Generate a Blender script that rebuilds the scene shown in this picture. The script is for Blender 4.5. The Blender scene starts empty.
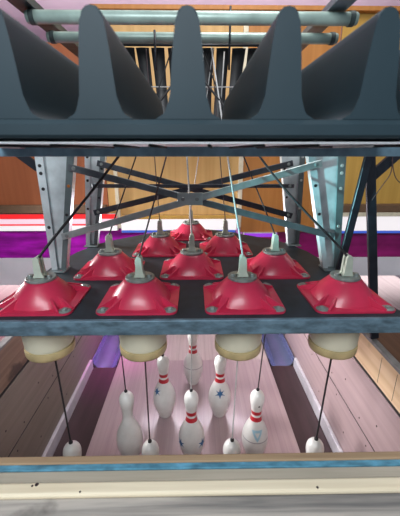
import bpy, bmesh, math, random
from mathutils import Vector, Matrix
random.seed(7)
S = bpy.context.scene
C = S.collection
PI = math.pi
# ------------------------------------------------------------------ camera
F = 327.82
PITCH = math.radians(18.137)
YAW = math.radians(0.964)
CAM = Vector((0.011, -0.9316, 1.3939))
cd = bpy.data.cameras.new('camera')
cam = bpy.data.objects.new('camera', cd)
C.objects.link(cam)
cam.location = CAM
cam.rotation_euler = (PI/2 - PITCH, 0, -YAW)
cd.sensor_fit = 'HORIZONTAL'
cd.sensor_width = 36
cd.lens = F/400*36
cd.clip_start = 0.02
cd.clip_end = 60
cd.dof.use_dof = True
cd.dof.focus_distance = 1.25
cd.dof.aperture_fstop = 9
S.camera = cam


def at(u, v, Y):
    """Point on the upright plane y = Y along the sight line of a photo pixel (used to take measurements)."""
    a = (u - 200)/F
    b = (258 - v)/F
    y = math.cos(PITCH) + b*math.sin(PITCH)
    z = -math.sin(PITCH) + b*math.cos(PITCH)
    X = math.cos(YAW)*a + math.sin(YAW)*y
    Yd = -math.sin(YAW)*a + math.cos(YAW)*y
    t = (Y - CAM.y)/Yd
    return Vector((CAM.x + t*X, Y, CAM.z + t*z))


# ------------------------------------------------------------------ materials
def nodes(name):
    m = bpy.data.materials.new(name)
    m.use_nodes = True
    nt = m.node_tree
    return m, nt, nt.nodes['Principled BSDF']


def mat(name, col, rough=0.5, metal=0.0, var=0.12, scale=30, bump=0.0, stretch=(1, 1, 1), coat=0.0, spec=0.5, detail=4):
    m, nt, b = nodes(name)
    tc = nt.nodes.new('ShaderNodeTexCoord')
    mp = nt.nodes.new('ShaderNodeMapping')
    mp.inputs['Scale'].default_value = stretch
    n = nt.nodes.new('ShaderNodeTexNoise')
    n.inputs['Scale'].default_value = scale
    n.inputs['Detail'].default_value = detail
    r = nt.nodes.new('ShaderNodeValToRGB')
    r.color_ramp.elements[0].position = 0.3
    r.color_ramp.elements[1].position = 0.7
    r.color_ramp.elements[0].color = tuple(c*(1 - var) for c in col) + (1,)
    r.color_ramp.elements[1].color = tuple(min(1, c*(1 + var)) for c in col) + (1,)
    L = nt.links
    L.new(tc.outputs['Object'], mp.inputs['Vector'])
    L.new(mp.outputs['Vector'], n.inputs['Vector'])
    L.new(n.outputs['Fac'], r.inputs['Fac'])
    L.new(r.outputs['Color'], b.inputs['Base Color'])
    b.inputs['Roughness'].default_value = rough
    b.inputs['Metallic'].default_value = metal
    b.inputs['Specular IOR Level'].default_value = spec
    b.inputs['Coat Weight'].default_value = coat
    if bump:
        bp = nt.nodes.new('ShaderNodeBump')
        bp.inputs['Strength'].default_value = bump
        bp.inputs['Distance'].default_value = 0.002
        L.new(n.outputs['Fac'], bp.inputs['Height'])
        L.new(bp.outputs['Normal'], b.inputs['Normal'])
    return m


def emit(name, col, strength):
    m, nt, b = nodes(name)
    b.inputs['Base Color'].default_value = tuple(0.25*c for c in col) + (1,)
    b.inputs['Emission Color'].default_value = tuple(col) + (1,)
    b.inputs['Emission Strength'].default_value = strength
    return m


def wood(name, dark, light, axis='y', scale=6, rough=0.5, knots=0.0, coat=0.0, boards=0.0, lo=0.32, hi=0.68):
    """grain running along an axis; optional knots and board joints across x"""
    m, nt, b = nodes(name)
    L = nt.links
    tc = nt.nodes.new('ShaderNodeTexCoord')
    mp = nt.nodes.new('ShaderNodeMapping')
    st = {'x': (0.35, 9, 9), 'y': (9, 0.35, 9), 'z': (9, 9, 0.35)}[axis]
    mp.inputs['Scale'].default_value = st
    n = nt.nodes.new('ShaderNodeTexNoise')
    n.inputs['Scale'].default_value = scale
    n.inputs['Detail'].default_value = 6
    n.inputs['Distortion'].default_value = 0.4
    r = nt.nodes.new('ShaderNodeValToRGB')
    r.color_ramp.elements[0].position = lo
    r.color_ramp.elements[1].position = hi
    r.color_ramp.elements[0].color = tuple(dark) + (1,)
    r.color_ramp.elements[1].color = tuple(light) + (1,)
    L.new(tc.outputs['Object'], mp.inputs['Vector'])
    L.new(mp.outputs['Vector'], n.inputs['Vector'])
    L.new(n.outputs['Fac'], r.inputs['Fac'])
    out = r.outputs['Color']
    if knots:
        n2 = nt.nodes.new('ShaderNodeTexNoise')
        n2.inputs['Scale'].default_value = 7
        n2.inputs['Detail'].default_value = 5
        r2 = nt.nodes.new('ShaderNodeValToRGB')
        r2.color_ramp.elements[0].position = 0.60
        r2.color_ramp.elements[1].position = 0.68
        r2.color_ramp.elements[0].color = (0, 0, 0, 1)
        r2.color_ramp.elements[1].color = (knots, knots, knots, 1)
        L.new(tc.outputs['Object'], n2.inputs['Vector'])
        L.new(n2.outputs['Fac'], r2.inputs['Fac'])
        mx = nt.nodes.new('ShaderNodeMixRGB')
        mx.inputs['Color2'].default_value = tuple(c*0.22 for c in dark) + (1,)
        L.new(r2.outputs['Color'], mx.inputs['Fac'])
        L.new(out, mx.inputs['Color1'])
        out = mx.outputs['Color']
    if boards:
        sx = nt.nodes.new('ShaderNodeSeparateXYZ')
        L.new(tc.outputs['Object'], sx.inputs['Vector'])
        a = nt.nodes.new('ShaderNodeMath')
        a.operation = 'MULTIPLY'
        a.inputs[1].default_value = 1/boards
        L.new(sx.outputs['X'], a.inputs[0])
        fr = nt.nodes.new('ShaderNodeMath')
        fr.operation = 'FRACT'
        L.new(a.outputs[0], fr.inputs[0])
        lt = nt.nodes.new('ShaderNodeMath')
        lt.operation = 'LESS_THAN'
        lt.inputs[1].default_value = 0.05
        L.new(fr.outputs[0], lt.inputs[0])
        m2 = nt.nodes.new('ShaderNodeMath')
        m2.operation = 'MULTIPLY'
        m2.inputs[1].default_value = 0.35
        L.new(lt.outputs[0], m2.inputs[0])
        mx = nt.nodes.new('ShaderNodeMixRGB')
        mx.inputs['Color2'].default_value = tuple(c*0.5 for c in dark) + (1,)
        L.new(m2.outputs[0], mx.inputs['Fac'])
        L.new(out, mx.inputs['Color1'])
        out = mx.outputs['Color']
    L.new(out, b.inputs['Base Color'])
    b.inputs['Roughness'].default_value = rough
    b.inputs['Coat Weight'].default_value = coat
    b.inputs['Coat Roughness'].default_value = 0.15
    bp = nt.nodes.new('ShaderNodeBump')
    bp.inputs['Strength'].default_value = 0.15
    bp.inputs['Distance'].default_value = 0.002
    L.new(n.outputs['Fac'], bp.inputs['Height'])
    L.new(bp.outputs['Normal'], b.inputs['Normal'])
    return m


def pin_mat(name, stripes=True, scuff=False):
    m, nt, b = nodes(name)
    L = nt.links
    tc = nt.nodes.new('ShaderNodeTexCoord')
    sp = nt.nodes.new('ShaderNodeSeparateXYZ')
    L.new(tc.outputs['Object'], sp.inputs['Vector'])
    dv = nt.nodes.new('ShaderNodeMath')
    dv.operation = 'DIVIDE'
    dv.inputs[1].default_value = 0.381
    L.new(sp.outputs['Z'], dv.inputs[0])
    r = nt.nodes.new('ShaderNodeValToRGB')
    r.color_ramp.interpolation = 'CONSTANT'
    W = (0.78, 0.79, 0.77, 1)
    R = (0.50, 0.015, 0.03, 1)
    G = (0.38, 0.37, 0.40, 1)
    stops = [(0.0, (0.5, 0.45, 0.42, 1)), (0.018, W)]
    if scuff:
        stops += [(0.36, G), (0.375, W)]
    if stripes:
        stops += [(0.60, R), (0.655, W), (0.685, R), (0.735, W)]
    el = r.color_ramp.elements
    el[0].position, el[0].color = stops[0]
    el[1].position, el[1].color = stops[1]
    for p, c in stops[2:]:
        e = el.new(p)
        e.color = c
    L.new(dv.outputs[0], r.inputs['Fac'])
    n = nt.nodes.new('ShaderNodeTexNoise')
    n.inputs['Scale'].default_value = 14
    n.inputs['Detail'].default_value = 6
    L.new(tc.outputs['Object'], n.inputs['Vector'])
    r2 = nt.nodes.new('ShaderNodeValToRGB')
    r2.color_ramp.elements[0].position = 0.35
    r2.color_ramp.elements[0].color = (0.84, 0.83, 0.82, 1)
    r2.color_ramp.elements[1].position = 0.6
    r2.color_ramp.elements[1].color = (1, 1, 1, 1)
    L.new(n.outputs['Fac'], r2.inputs['Fac'])
    mx = nt.nodes.new('ShaderNodeMixRGB')
    mx.blend_type = 'MULTIPLY'
    mx.inputs['Fac'].default_value = 1
    L.new(r.outputs['Color'], mx.inputs['Color1'])
    L.new(r2.outputs['Color'], mx.inputs['Color2'])
    L.new(mx.outputs['Color'], b.inputs['Base Color'])
    b.inputs['Roughness'].default_value = 0.28
    b.inputs['Coat Weight'].default_value = 0.3
    return m


M = {}
M['red'] = mat('red moulded plastic', (0.52, 0.026, 0.075), 0.34, 0, 0.10, 18, 0.03, coat=0.1, spec=0.6)
M['plate'] = mat('dark painted plate', (0.017, 0.026, 0.036), 0.55, 0, 0.3, 25, 0.1, spec=0.35)
M['bluesteel'] = mat('blue grey painted steel', (0.20, 0.33, 0.42), 0.40, 0.25, 0.3, 22, 0.25, (1, 1, 1))
M['edge'] = mat('scuffed blue steel edge', (0.12, 0.20, 0.26), 0.42, 0.3, 0.45, 60, 0.3, (0.4, 1, 1))
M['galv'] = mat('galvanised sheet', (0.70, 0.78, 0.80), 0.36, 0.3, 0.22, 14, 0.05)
M['galvshade'] = mat('shade-painted galvanised sheet', (0.16, 0.20, 0.205), 0.45, 0.4, 0.25, 14, 0.05)  # darker copy of the sheet, paints the shaded flanges and feet
M['brace'] = mat('grey steel brace', (0.17, 0.20, 0.215), 0.38, 0.6, 0.2, 25, 0.05)
M['bracedark'] = mat('dark steel brace', (0.055, 0.065, 0.08), 0.42, 0.5, 0.25, 25, 0.05)
M['bracelit'] = mat('lit-painted steel brace', (0.50, 0.56, 0.55), 0.34, 0.6, 0.2, 20, 0.05)  # paler copy of the brace steel, paints the light falling on it
M['black'] = mat('black steel', (0.022, 0.026, 0.036), 0.35, 0.3, 0.3, 20)
M['strap'] = mat('black rubber strap', (0.010, 0.011, 0.014), 0.45, 0, 0.3, 40)
M['pipe'] = mat('green grey painted pipe', (0.40, 0.53, 0.48), 0.38, 0.2, 0.22, 12, 0.1)
M['rail'] = mat('dark green rail', (0.07, 0.10, 0.10), 0.5, 0.2, 0.25, 20)
M['railblue'] = mat('blue grey rail', (0.18, 0.24, 0.30), 0.4, 0.4, 0.25, 20)
M['fin'] = mat('grey moulded plastic', (0.018, 0.035, 0.045), 0.5, 0, 0.08, 12, 0.03, spec=0.25)
M['traybase'] = mat('pale tray sheet', (0.80, 0.84, 0.88), 0.5, 0.0, 0.06, 15)
M['cup'] = mat('cream nylon', (0.66, 0.64, 0.50), 0.4, 0, 0.06, 10)
M['cupring'] = mat('aged cream nylon', (0.50, 0.40, 0.21), 0.45, 0, 0.15, 25)
M['clip'] = mat('pale green nylon', (0.50, 0.56, 0.47), 0.4, 0, 0.1, 40)
M['washer'] = mat('grey zinc', (0.30, 0.34, 0.33), 0.4, 0.55, 0.2, 60)
M['cord'] = mat('black cord', (0.015, 0.015, 0.018), 0.7, 0, 0.3, 200)
M['cordwhite'] = mat('pale grey cord', (0.50, 0.50, 0.50), 0.6, 0, 0.2, 200)
M['cordbrown'] = mat('dark brown cord', (0.07, 0.045, 0.05), 0.7, 0, 0.3, 200)
M['deck'] = wood('maple pin deck', (0.395, 0.295, 0.315), (0.46, 0.355, 0.37), 'y', 5, 0.32, 0, 0.35, 0.027)  # slight pink of the lamps is put into the maple colour
M['lane'] = wood('polished lane boards', (0.50, 0.42, 0.40), (0.60, 0.51, 0.49), 'y', 4, 0.22, 0, 0.5, 0.027)
M['gutterfloor'] = mat('dark maroon gutter board', (0.055, 0.030, 0.034), 0.45, 0, 0.25, 8, 0.05, (3, 0.4, 3))
M['gutter'] = mat('polished blue gutter metal', (0.34, 0.40, 0.66), 0.16, 0.7, 0.1, 6)
M['rim'] = mat('black gutter rim', (0.012, 0.012, 0.016), 0.5)
M['strip'] = mat('white painted angle', (0.62, 0.61, 0.66), 0.35, 0.1, 0.1, 20)
M['kick'] = wood('kickback plywood', (0.19, 0.16, 0.13), (0.25, 0.21, 0.175), 'y', 5, 0.5, 0)
M['kickpale'] = wood('pale kickback plywood', (0.32, 0.235, 0.245), (0.39, 0.29, 0.295), 'y', 4, 0.42, 0)
M['oldplank'] = wood('weathered brown plank', (0.17, 0.105, 0.07), (0.27, 0.18, 0.125), 'y', 5, 0.6, 0.8)
M['pine'] = wood('fresh pine plank', (0.68, 0.47, 0.27), (0.82, 0.61, 0.40), 'y', 4, 0.5, 0.35)
M['cap'] = mat('grey cap strip', (0.20, 0.20, 0.20), 0.5, 0.2, 0.2, 30)
M['groove'] = mat('painted gap shade', (0.012, 0.010, 0.012), 0.7)  # black stands in for the shade inside the seam and plank gap
M['brown'] = wood('dark brown cover', (0.085, 0.04, 0.022), (0.13, 0.065, 0.036), 'y', 4, 0.5)
M['greywood'] = wood('weathered grey wood', (0.16, 0.155, 0.15), (0.50, 0.46, 0.41), 'x', 5, 0.65, 0.6, lo=0.40, hi=0.62)
M['greywood2'] = wood('grey beige wood', (0.34, 0.31, 0.24), (0.46, 0.41, 0.33), 'x', 9, 0.65, 0.15)  # greyer than the tan and cream boards beside it
M['litwood'] = wood('wood edge painted lit', (0.72, 0.62, 0.44), (0.86, 0.77, 0.58), 'x', 6, 0.55, 0.15)  # cream tone paints the light on the plank's rounded edge
M['tanwood'] = wood('tan wood edge', (0.30, 0.20, 0.12), (0.42, 0.30, 0.18), 'x', 8, 0.55, 0.2)
M['trim'] = mat('worn sky blue metal trim', (0.12, 0.34, 0.48), 0.35, 0.35, 0.55, 45, 0.3, (0.5, 1, 1))
M['mask'] = wood('ochre plywood', (0.52, 0.32, 0.12), (0.62, 0.40, 0.17), 'z', 3, 0.55)
M['maskcream'] = wood('cream plywood', (0.58, 0.34, 0.12), (0.68, 0.43, 0.17), 'z', 3, 0.5)
M['maskorange'] = wood('orange brown plywood', (0.45, 0.18, 0.04), (0.54, 0.23, 0.06), 'z', 3, 0.5)
M['maskred'] = wood('rust red plywood', (0.36, 0.10, 0.035), (0.42, 0.125, 0.045), 'z', 3, 0.55)
M['maskyellow'] = wood('mustard plywood', (0.50, 0.29, 0.06), (0.58, 0.35, 0.08), 'z', 3, 0.55)
M['batten'] = mat('pale batten', (0.75, 0.68, 0.52), 0.5)
M['footshade'] = mat('painted shadow band', (0.16, 0.09, 0.05), 0.6)  # dark colour paints the shadow along the foot of the side panels
M['floor'] = mat('dark room floor', (0.10, 0.08, 0.10), 0.5)
M['ceil'] = mat('pale ceiling', (0.78, 0.70, 0.76), 0.7, 0, 0.05, 3)
M['wall'] = mat('room wall', (0.5, 0.42, 0.5), 0.7)
M['diff'] = emit('pin light diffuser', (1.0, 0.95, 0.98), 0.82)
M['redtube'] = emit('red lamp tube', (0.9, 0.02, 0.025), 1.0)
M['pintube'] = emit('pink lamp tube', (1.0, 0.72, 0.84), 0.85)
M['bluetube'] = emit('blue lamp tube', (0.06, 0.14, 0.7), 0.7)
M['violettube'] = emit('violet lamp tube', (0.35, 0.05, 0.8), 0.8)
M['purple'] = mat('purple skirt sheet', (0.50, 0.010, 0.52), 0.3, 0, 0.6, 3.0, 0, (1.2, 1, 6))
M['plum'] = mat('plum skirt sheet', (0.34, 0.015, 0.17), 0.35, 0, 0.3, 4, 0, (1.5, 1, 4))
M['lilacboard'] = mat('pale lilac grey board', (0.82, 0.80, 0.86), 0.4, 0, 0.10, 3)
M['star'] = mat('blue emblem print', (0.03, 0.13, 0.30), 0.4)
M['shield'] = mat('pale blue emblem print', (0.33, 0.55, 0.66), 0.4)
M['nail'] = mat('dark nail head', (0.05, 0.035, 0.04), 0.5, 0.5)
M['hole'] = mat('painted bolt hole shade', (0.015, 0.018, 0.02), 0.6)
M['bolt'] = mat('painted hole light', (0.75, 0.76, 0.72), 0.3, 0.5)  # pale colour paints light showing through the right posts' holes
M['orangebolt'] = mat('rusty orange bolt', (0.5, 0.17, 0.03), 0.5, 0.3)
M['pinstripe'] = pin_mat('white pin with two red neck stripes')
M['pinscuff'] = pin_mat('striped pin with scuffed belly line', True, True)
M['pinplain'] = pin_mat('plain white pin', False)


# ------------------------------------------------------------------ mesh helpers
def obj(name, bm, m, parent=None, smooth=False, loc=None):
    me = bpy.data.meshes.new(name)
    bmesh.ops.recalc_face_normals(bm, faces=bm.faces)
    bm.to_mesh(me)
    bm.free()
    if smooth is not False:
        for p in me.polygons:
            p.use_smooth = True
        if smooth is not True:
            me.set_sharp_from_angle(angle=math.radians(smooth))
    me.materials.append(m)
    o = bpy.data.objects.new(name, me)
    C.objects.link(o)
    if parent is not None:
        o.parent = parent
    if loc is not None:
        o.location = loc
    return o


def tag(o, label, cat, group=None):
    o['label'] = label
    o['category'] = cat
    if group:
        o['group'] = group
    return o


def struct(o, label=None, cat=None):
    o['kind'] = 'structure'
    if label:
        o['label'] = label
        o['category'] = cat
    return o


def thing(name, label, cat, loc=(0, 0, 0), group=None):
    o = bpy.data.objects.new(name, None)
    o.empty_display_size = 0.05
    C.objects.link(o)
    o.location = loc
    return tag(o, label, cat, group)


def dup(root, loc, label):
    r = root.copy()
    C.objects.link(r)
    r.location = loc
    r['label'] = label
    for ch in list(root.children):
        c = ch.copy()
        C.objects.link(c)
        c.parent = r
        for g in ch.children:
            d = g.copy()
            C.objects.link(d)
            d.parent = c
    return r


def bx(x0, x1, y0, y1, z0, z1, bev=0.0, bm=None):
    own = bm is None
    bm = bm or bmesh.new()
    vs = [bm.verts.new((x, y, z)) for x in (x0, x1) for y in (y0, y1) for z in (z0, z1)]
    fs = [(0, 1, 3, 2), (4, 6, 7, 5), (0, 4, 5, 1), (2, 3, 7, 6), (0, 2, 6, 4), (1, 5, 7, 3)]
    faces = [bm.faces.new([vs[i] for i in f]) for f in fs]
    if bev and own:
        bmesh.ops.bevel(bm, geom=bm.edges[:], offset=bev, segments=2, affect='EDGES', profile=0.5)
    return bm


def lathe(prof, seg=32, bm=None, off=(0, 0, 0)):
    """prof: (r, z) list; closed at ends where r == 0"""
    bm = bm or bmesh.new()
    rings = []
    for r, z in prof:
        if r <= 1e-7:
            rings.append([bm.verts.new((off[0], off[1], off[2] + z))])
        else:
            rings.append([bm.verts.new((off[0] + r*math.cos(2*PI*i/seg), off[1] + r*math.sin(2*PI*i/seg), off[2] + z)) for i in range(seg)])
    for a, b in zip(rings, rings[1:]):
        for i in range(seg):
            j = (i + 1) % seg
            if len(a) == 1 and len(b) == 1:
                continue
            if len(a) == 1:
                bm.faces.new((a[0], b[i], b[j]))
            elif len(b) == 1:
                bm.faces.new((a[i], a[j], b[0]))
            else:
                bm.faces.new((a[i], a[j], b[j], b[i]))
    return bm


def tube(pts, r, seg=8, bm=None):
    bm = bm or bmesh.new()
    pts = [Vector(p) for p in pts]
    rings = []
    up = Vector((0.37, 0.61, 0.7)).normalized()
    for i, p in enumerate(pts):
        t = (pts[min(i + 1, len(pts) - 1)] - pts[max(i - 1, 0)]).normalized()
        a = t.cross(up).normalized()
        b = t.cross(a).normalized()
        rr = r[i] if isinstance(r, (list, tuple)) else r
        rings.append([bm.verts.new(p + a*rr*math.cos(2*PI*k/seg) + b*rr*math.sin(2*PI*k/seg)) for k in range(seg)])
    for a, b in zip(rings, rings[1:]):
        for k in range(seg):
            j = (k + 1) % seg
            bm.faces.new((a[k], a[j], b[j], b[k]))
    bm.faces.new(rings[0])
    bm.faces.new(rings[-1][::-1])
    return bm


def flatbar(p, q, w, t, yn=Vector((0, 1, 0)), bev=0.0015):
    """flat steel bar from p to q, width w in the plane across yn, thickness t along yn"""
    p = Vector(p)
    q = Vector(q)
    d = (q - p).normalized()
    s = d.cross(yn).normalized()
    n = s.cross(d).normalized()
    bm = bmesh.new()
    vs = []
    for e in (p, q):
        for a, b in ((-1, -1), (1, -1), (1, 1), (-1, 1)):
            vs.append(bm.verts.new(e + s*a*w/2 + n*b*t/2))
    for f in ((0, 1, 2, 3), (7, 6, 5, 4), (0, 4, 5, 1), (1, 5, 6, 2), (2, 6, 7, 3), (3, 7, 4, 0)):
        bm.faces.new([vs[i] for i in f])
    bmesh.ops.bevel(bm, geom=bm.edges[:], offset=bev, segments=1, affect='EDGES')
    return bm


def prism(poly, axis, a0, a1, bm=None):
    """poly of 2-D points extruded along axis ('x': points are (y,z); 'y': (x,z); 'z': (x,y))"""
    bm = bm or bmesh.new()

    def P(p, a):
        return {'x': (a, p[0], p[1]), 'y': (p[0], a, p[1]), 'z': (p[0], p[1], a)}[axis]
    A = [bm.verts.new(P(p, a0)) for p in poly]
    B = [bm.verts.new(P(p, a1)) for p in poly]
    n = len(poly)
    bm.faces.new(A)
    bm.faces.new(B[::-1])
    for i in range(n):
        j = (i + 1) % n
        bm.faces.new((A[i], B[i], B[j], A[j]))
    return bm


def disc(p, r, t, axis='y', seg=12):
    p = Vector(p)
    bm = lathe([(0, -t/2), (r*0.85, -t/2), (r, -t/4), (r, t/2), (0, t/2)], seg)
    rot = {'y': Matrix.Rotation(PI/2, 4, 'X'), 'x': Matrix.Rotation(PI/2, 4, 'Y'), 'z': Matrix.Identity(4)}[axis]
    if axis == 'y':
        rot = Matrix.Rotation(-PI/2, 4, 'X')
    bmesh.ops.transform(bm, matrix=Matrix.Translation(p) @ rot, verts=bm.verts)
    return bm


def rrect(hw, hd, r, n=5):
    pts = []
    for cx, cy, a0 in ((hw - r, hd - r, 0), (-hw + r, hd - r, PI/2), (-hw + r, -hd + r, PI), (hw - r, -hd + r, 1.5*PI)):
        for i in range(n + 1):
            a = a0 + PI/2*i/n
            pts.append((cx + r*math.cos(a), cy + r*math.sin(a)))
    return pts


# ------------------------------------------------------------------ the room
FZ = -0.12
struct(obj('floor', bx(-8, 8, -0.9, 14, FZ - 0.05, FZ), M['floor']))
struct(obj('ceiling', bx(-8, 8, 1.75, 14, 3.2, 3.25), M['ceil']))
struct(obj('wall_back', bx(-8, 8, 14, 14.1, FZ, 3.25), M['wall']))

# lanes beyond the machines: the centre one and its neighbours
lane_names = {0: 'polished lane running away from the pin deck in the middle',
              -1: 'neighbouring polished lane left of the machine', 1: 'neighbouring polished lane right of the machine',
              -2: 'second polished lane out to the far left', 2: 'second polished lane out to the far right'}
PITCHX = 1.70
for k in (0, -1, 1, -2, 2):
    y0 = 1.03 if k == 0 else 0.9
    hw = 0.52 if k == 0 else 0.66
    l = obj('bowling_lane', bx(-hw, hw, y0, 13.5, FZ, -0.001, 0.002), M['lane'], loc=(k*PITCHX, 0, 0))
    tag(l, lane_names[k], 'bowling lane', 'lanes side by side')
# division strips between the lanes
dl = {-0.85: 'pale division strip left of the middle lane', 0.85: 'pale division strip right of the middle lane',
      -2.55: 'pale division strip beyond the left neighbour lane', 2.55: 'pale division strip beyond the right neighbour lane'}
for x, lb in dl.items():
    o = obj('division_strip', bx(-0.10, 0.10, 1.5, 13.5, FZ, 0.015, 0.004), M['strip'], loc=(x, 0, 0))
    tag(o, lb, 'division strip', 'strips between lanes')


def gutter(x, y0, y1, label):
    r, t, n = 0.088, 0.006, 20
    root = thing('ball_gutter', label, 'gutter', (x, y0, FZ), 'round ball gutters')
    prof = [(r*math.cos(PI + PI*i/n), r*math.sin(PI + PI*i/n)*0.95) for i in range(n + 1)]
    prof += [((r + t)*math.cos(2*PI - PI*i/n), (r + t)*math.sin(2*PI - PI*i/n)*0.98) for i in range(n + 1)]
    obj('channel', prism(prof, 'y', 0, y1 - y0), M['gutter'], root, 40, (0, 0, -FZ - 0.004))
    prof2 = [((r + 0.001)*math.cos(PI + PI*i/n), (r + 0.001)*math.sin(PI + PI*i/n)*0.95) for i in range(n + 1)]
    prof2 += [((r + 0.010)*math.cos(2*PI - PI*i/n), (r + 0.010)*math.sin(2*PI - PI*i/n)*0.99) for i in range(n + 1)]
    rm = obj('rim', prism(prof2, 'y', -0.012, 0.0), M['rim'], root, 40, (0, 0, -FZ - 0.004))
    rm['label'] = 'black end rim'
    return root


gutter(-0.622, 1.045, 7.0, 'shiny blue half-round gutter left of the pins')
gutter(0.622, 1.045, 7.0, 'shiny blue half-round gutter right of the pins')

# pin deck, flat gutter boards and angle strips
tag(obj('pin_deck', bx(-0.52, 0.52, -0.415, 1.029, FZ, 0, 0.002), M['deck']), 'pink-light tinted maple pin deck the ten pins stand on', 'pin deck')
for s, side in ((-1, 'left'), (1, 'right')):
    xa, xb = sorted((s*0.521, s*0.704))
    tag(obj('gutter_board', bx(xa, xb, -0.415, 1.03, FZ, -0.055, 0.002), M['gutterfloor']),
        'dark maroon flat gutter board %s of the pin deck' % side, 'gutter board', 'gutter boards')
    xa, xb = sorted((s*0.705, s*0.724))
    tag(obj('angle_strip', bx(xa, xb, -0.415, 1.03, FZ, 0.012, 0.003), M['strip']),
        'white lilac metal strip along the foot of the %s side wall' % side, 'metal strip', 'strips at the wall foot')

# kickback side walls: two plywood boards, black gap, top plank with cap
def kick(s, side, kickm, plankm):
    xi, xo = 0.7255, 0.75

    def B(z0, z1, a=xi, b=xo, y0=-0.415, y1=1.35, bev=0.002):
        x0, x1 = sorted((s*a, s*b))
        return bx(x0, x1, y0, y1, z0, z1, bev)
    lo = thing('kickback_board', 'lower plywood kickback board on the %s, above the gutter strip' % side, 'board', (s*0.7375, 0.4, FZ), 'kickback boards')
    o = obj('panel', B(FZ, 0.2455), kickm, lo, loc=(-s*0.7375, -0.4, -FZ))
    for yy, zz in ((0.12, 0.215), (0.3, 0.10), (0.42, 0.22), (0.55, 0.16), (0.22, 0.055), (0.78, 0.21), (0.62, 0.07)):
        obj('nail', disc((s*(xi - 0.0002), yy, zz), 0.0042, 0.002, 'x'), M['nail'], lo, loc=(-s*0.7375, -0.4, -FZ))
    tag(obj('seam_shade', B(0.2460, 0.2520, xi + 0.0008, xo, bev=0.0005), M['groove']), 'thin strip painting the shade in the seam between the two %s kickback boards' % side, 'strip', 'seam strips')
    up = thing('kickback_board', 'upper plywood kickback board on the %s, under the top plank' % side, 'board', (s*0.7375, 0.4, 0.2525), 'kickback boards')
    obj('panel', B(0.2525, 0.500), kickm, up, loc=(-s*0.7375, -0.4, -0.2525))
    for yy, zz in ((0.2, 0.285), (0.36, 0.36), (0.5, 0.29), (0.7, 0.40), (0.08, 0.36)):
        obj('nail', disc((s*(xi - 0.0002), yy, zz), 0.0042, 0.002, 'x'), M['nail'], up, loc=(-s*0.7375, -0.4, -0.2525))
    tag(obj('gap_shade', B(0.5005, 0.516, xi + 0.004, xo), M['groove']), 'strip painting the shade in the gap under the %s top plank' % side, 'strip', 'black gap strips')
    return B


B = kick(-1, 'left', M['kick'], M['oldplank'])
pl = thing('top_plank', 'weathered brown plank with dark stains on the left side wall', 'plank', (-0.7375, 0.4, 0.5165), 'planks on the side walls')
obj('board', B(0.5165, 0.672, 0.727, 0.752), M['oldplank'], pl, loc=(0.7375, -0.4, -0.5165))
o = obj('cap', B(0.6725, 0.683, 0.7255, 0.7535), M['cap'], pl, loc=(0.7375, -0.4, -0.5165))
B = kick(1, 'right', M['kickpale'], M['pine'])
pr = thing('top_plank', 'light fresh pine plank with grey cap on the right side wall', 'plank', (0.7375, 0.4, 0.5165), 'planks on the side walls')
obj('board', B(0.5165, 0.648, 0.727, 0.752), M['pine'], pr, loc=(-0.7375, -0.4, -0.5165))
obj('cap', B(0.6485, 0.662, 0.7255, 0.7535), M['cap'], pr, loc=(-0.7375, -0.4, -0.5165))
for yy in (0.03, 0.13):
    obj('joint_line', bx(0.7266, 0.7272, yy, yy + 0.002, 0.525, 0.64), M['nail'], pr, loc=(-0.7375, -0.4, -0.5165))
# brown cover over the neighbouring machine on the right
cv = thing('machine_cover', 'dark brown wooden cover beyond the right side wall', 'cover', (1.1, 0.1, FZ))
obj('lid', bx(0.765, 1.45, -0.41, 0.72, 0.44, 0.47, 0.004), M['brown'], cv, loc=(-1.1, -0.1, -FZ))
for x0 in (0.765, 1.42):
    obj('side_panel', bx(x0, x0 + 0.03, -0.415, 0.72, FZ, 0.4395, 0.003), M['brown'], cv, loc=(-1.1, -0.1, -FZ))

# ------------------------------------------------------------------ masking units in front of the lanes (seen from behind)
Y = 1.42


def panel(name, x0, x1, z0, z1, m, label, y=Y, t=0.02):
    o = obj(name, bx(x0 - (x0 + x1)/2, x1 - (x0 + x1)/2, 0, t, 0, z1 - z0, 0.002), m, loc=((x0 + x1)/2, y, z0))
    return tag(o, label, 'panel', 'plywood backs of the masking units')


panel('masking_panel', -0.60, 0.318, 0.953, 2.20, M['maskcream'], 'cream ochre plywood panel in the middle behind the cross braces')
panel('masking_panel', 0.350, 0.93, 0.82, 2.20, M['maskorange'], 'orange brown plywood panel behind the right hand posts', Y + 0.01)
panel('masking_panel', -1.75, -0.604, 0.965, 2.03, M['maskred'], 'rust red plywood panel at the far left behind the left posts')
panel('masking_panel', 0.935, 1.9, 1.0295, 2.20, M['maskyellow'], 'mustard yellow plywood panel at the far right behind the black struts')
tag(obj('panel_batten', bx(0.3185, 0.3495, Y - 0.01, Y + 0.02, 0.86, 2.2, 0.002), M['batten']), 'pale upright batten between the cream and orange panels', 'batten')
tag(obj('panel_batten', bx(-0.545, -0.520, Y - 0.022, Y + 0.0005, 0.86, 1.30, 0.002), M['batten']), 'short pale batten on the left part of the cream panel', 'batten')
tag(obj('painted_edge_band', bx(0.95, 1.9, Y - 0.05, Y, 0.975, 1.029, 0.003), M['footshade']), 'painted shadow band under the mustard yellow panel', 'rail', 'painted bands under the panels')
tag(obj('painted_edge_band', bx(-1.75, -0.61, Y - 0.05, Y - 0.001, 0.975, 1.03, 0.003), M['footshade']), 'painted shadow band across the foot of the rust red panel', 'rail', 'painted bands under the panels')
tag(obj('painted_edge_band', bx(-0.515, 0.318, Y - 0.03, Y - 0.001, 0.927, 0.952, 0.003), M['maskyellow']), 'thin yellow strip painting the lit foot of the cream panel', 'rail', 'painted bands under the panels')  # yellow strip paints the light on the panel's bottom edge
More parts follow.
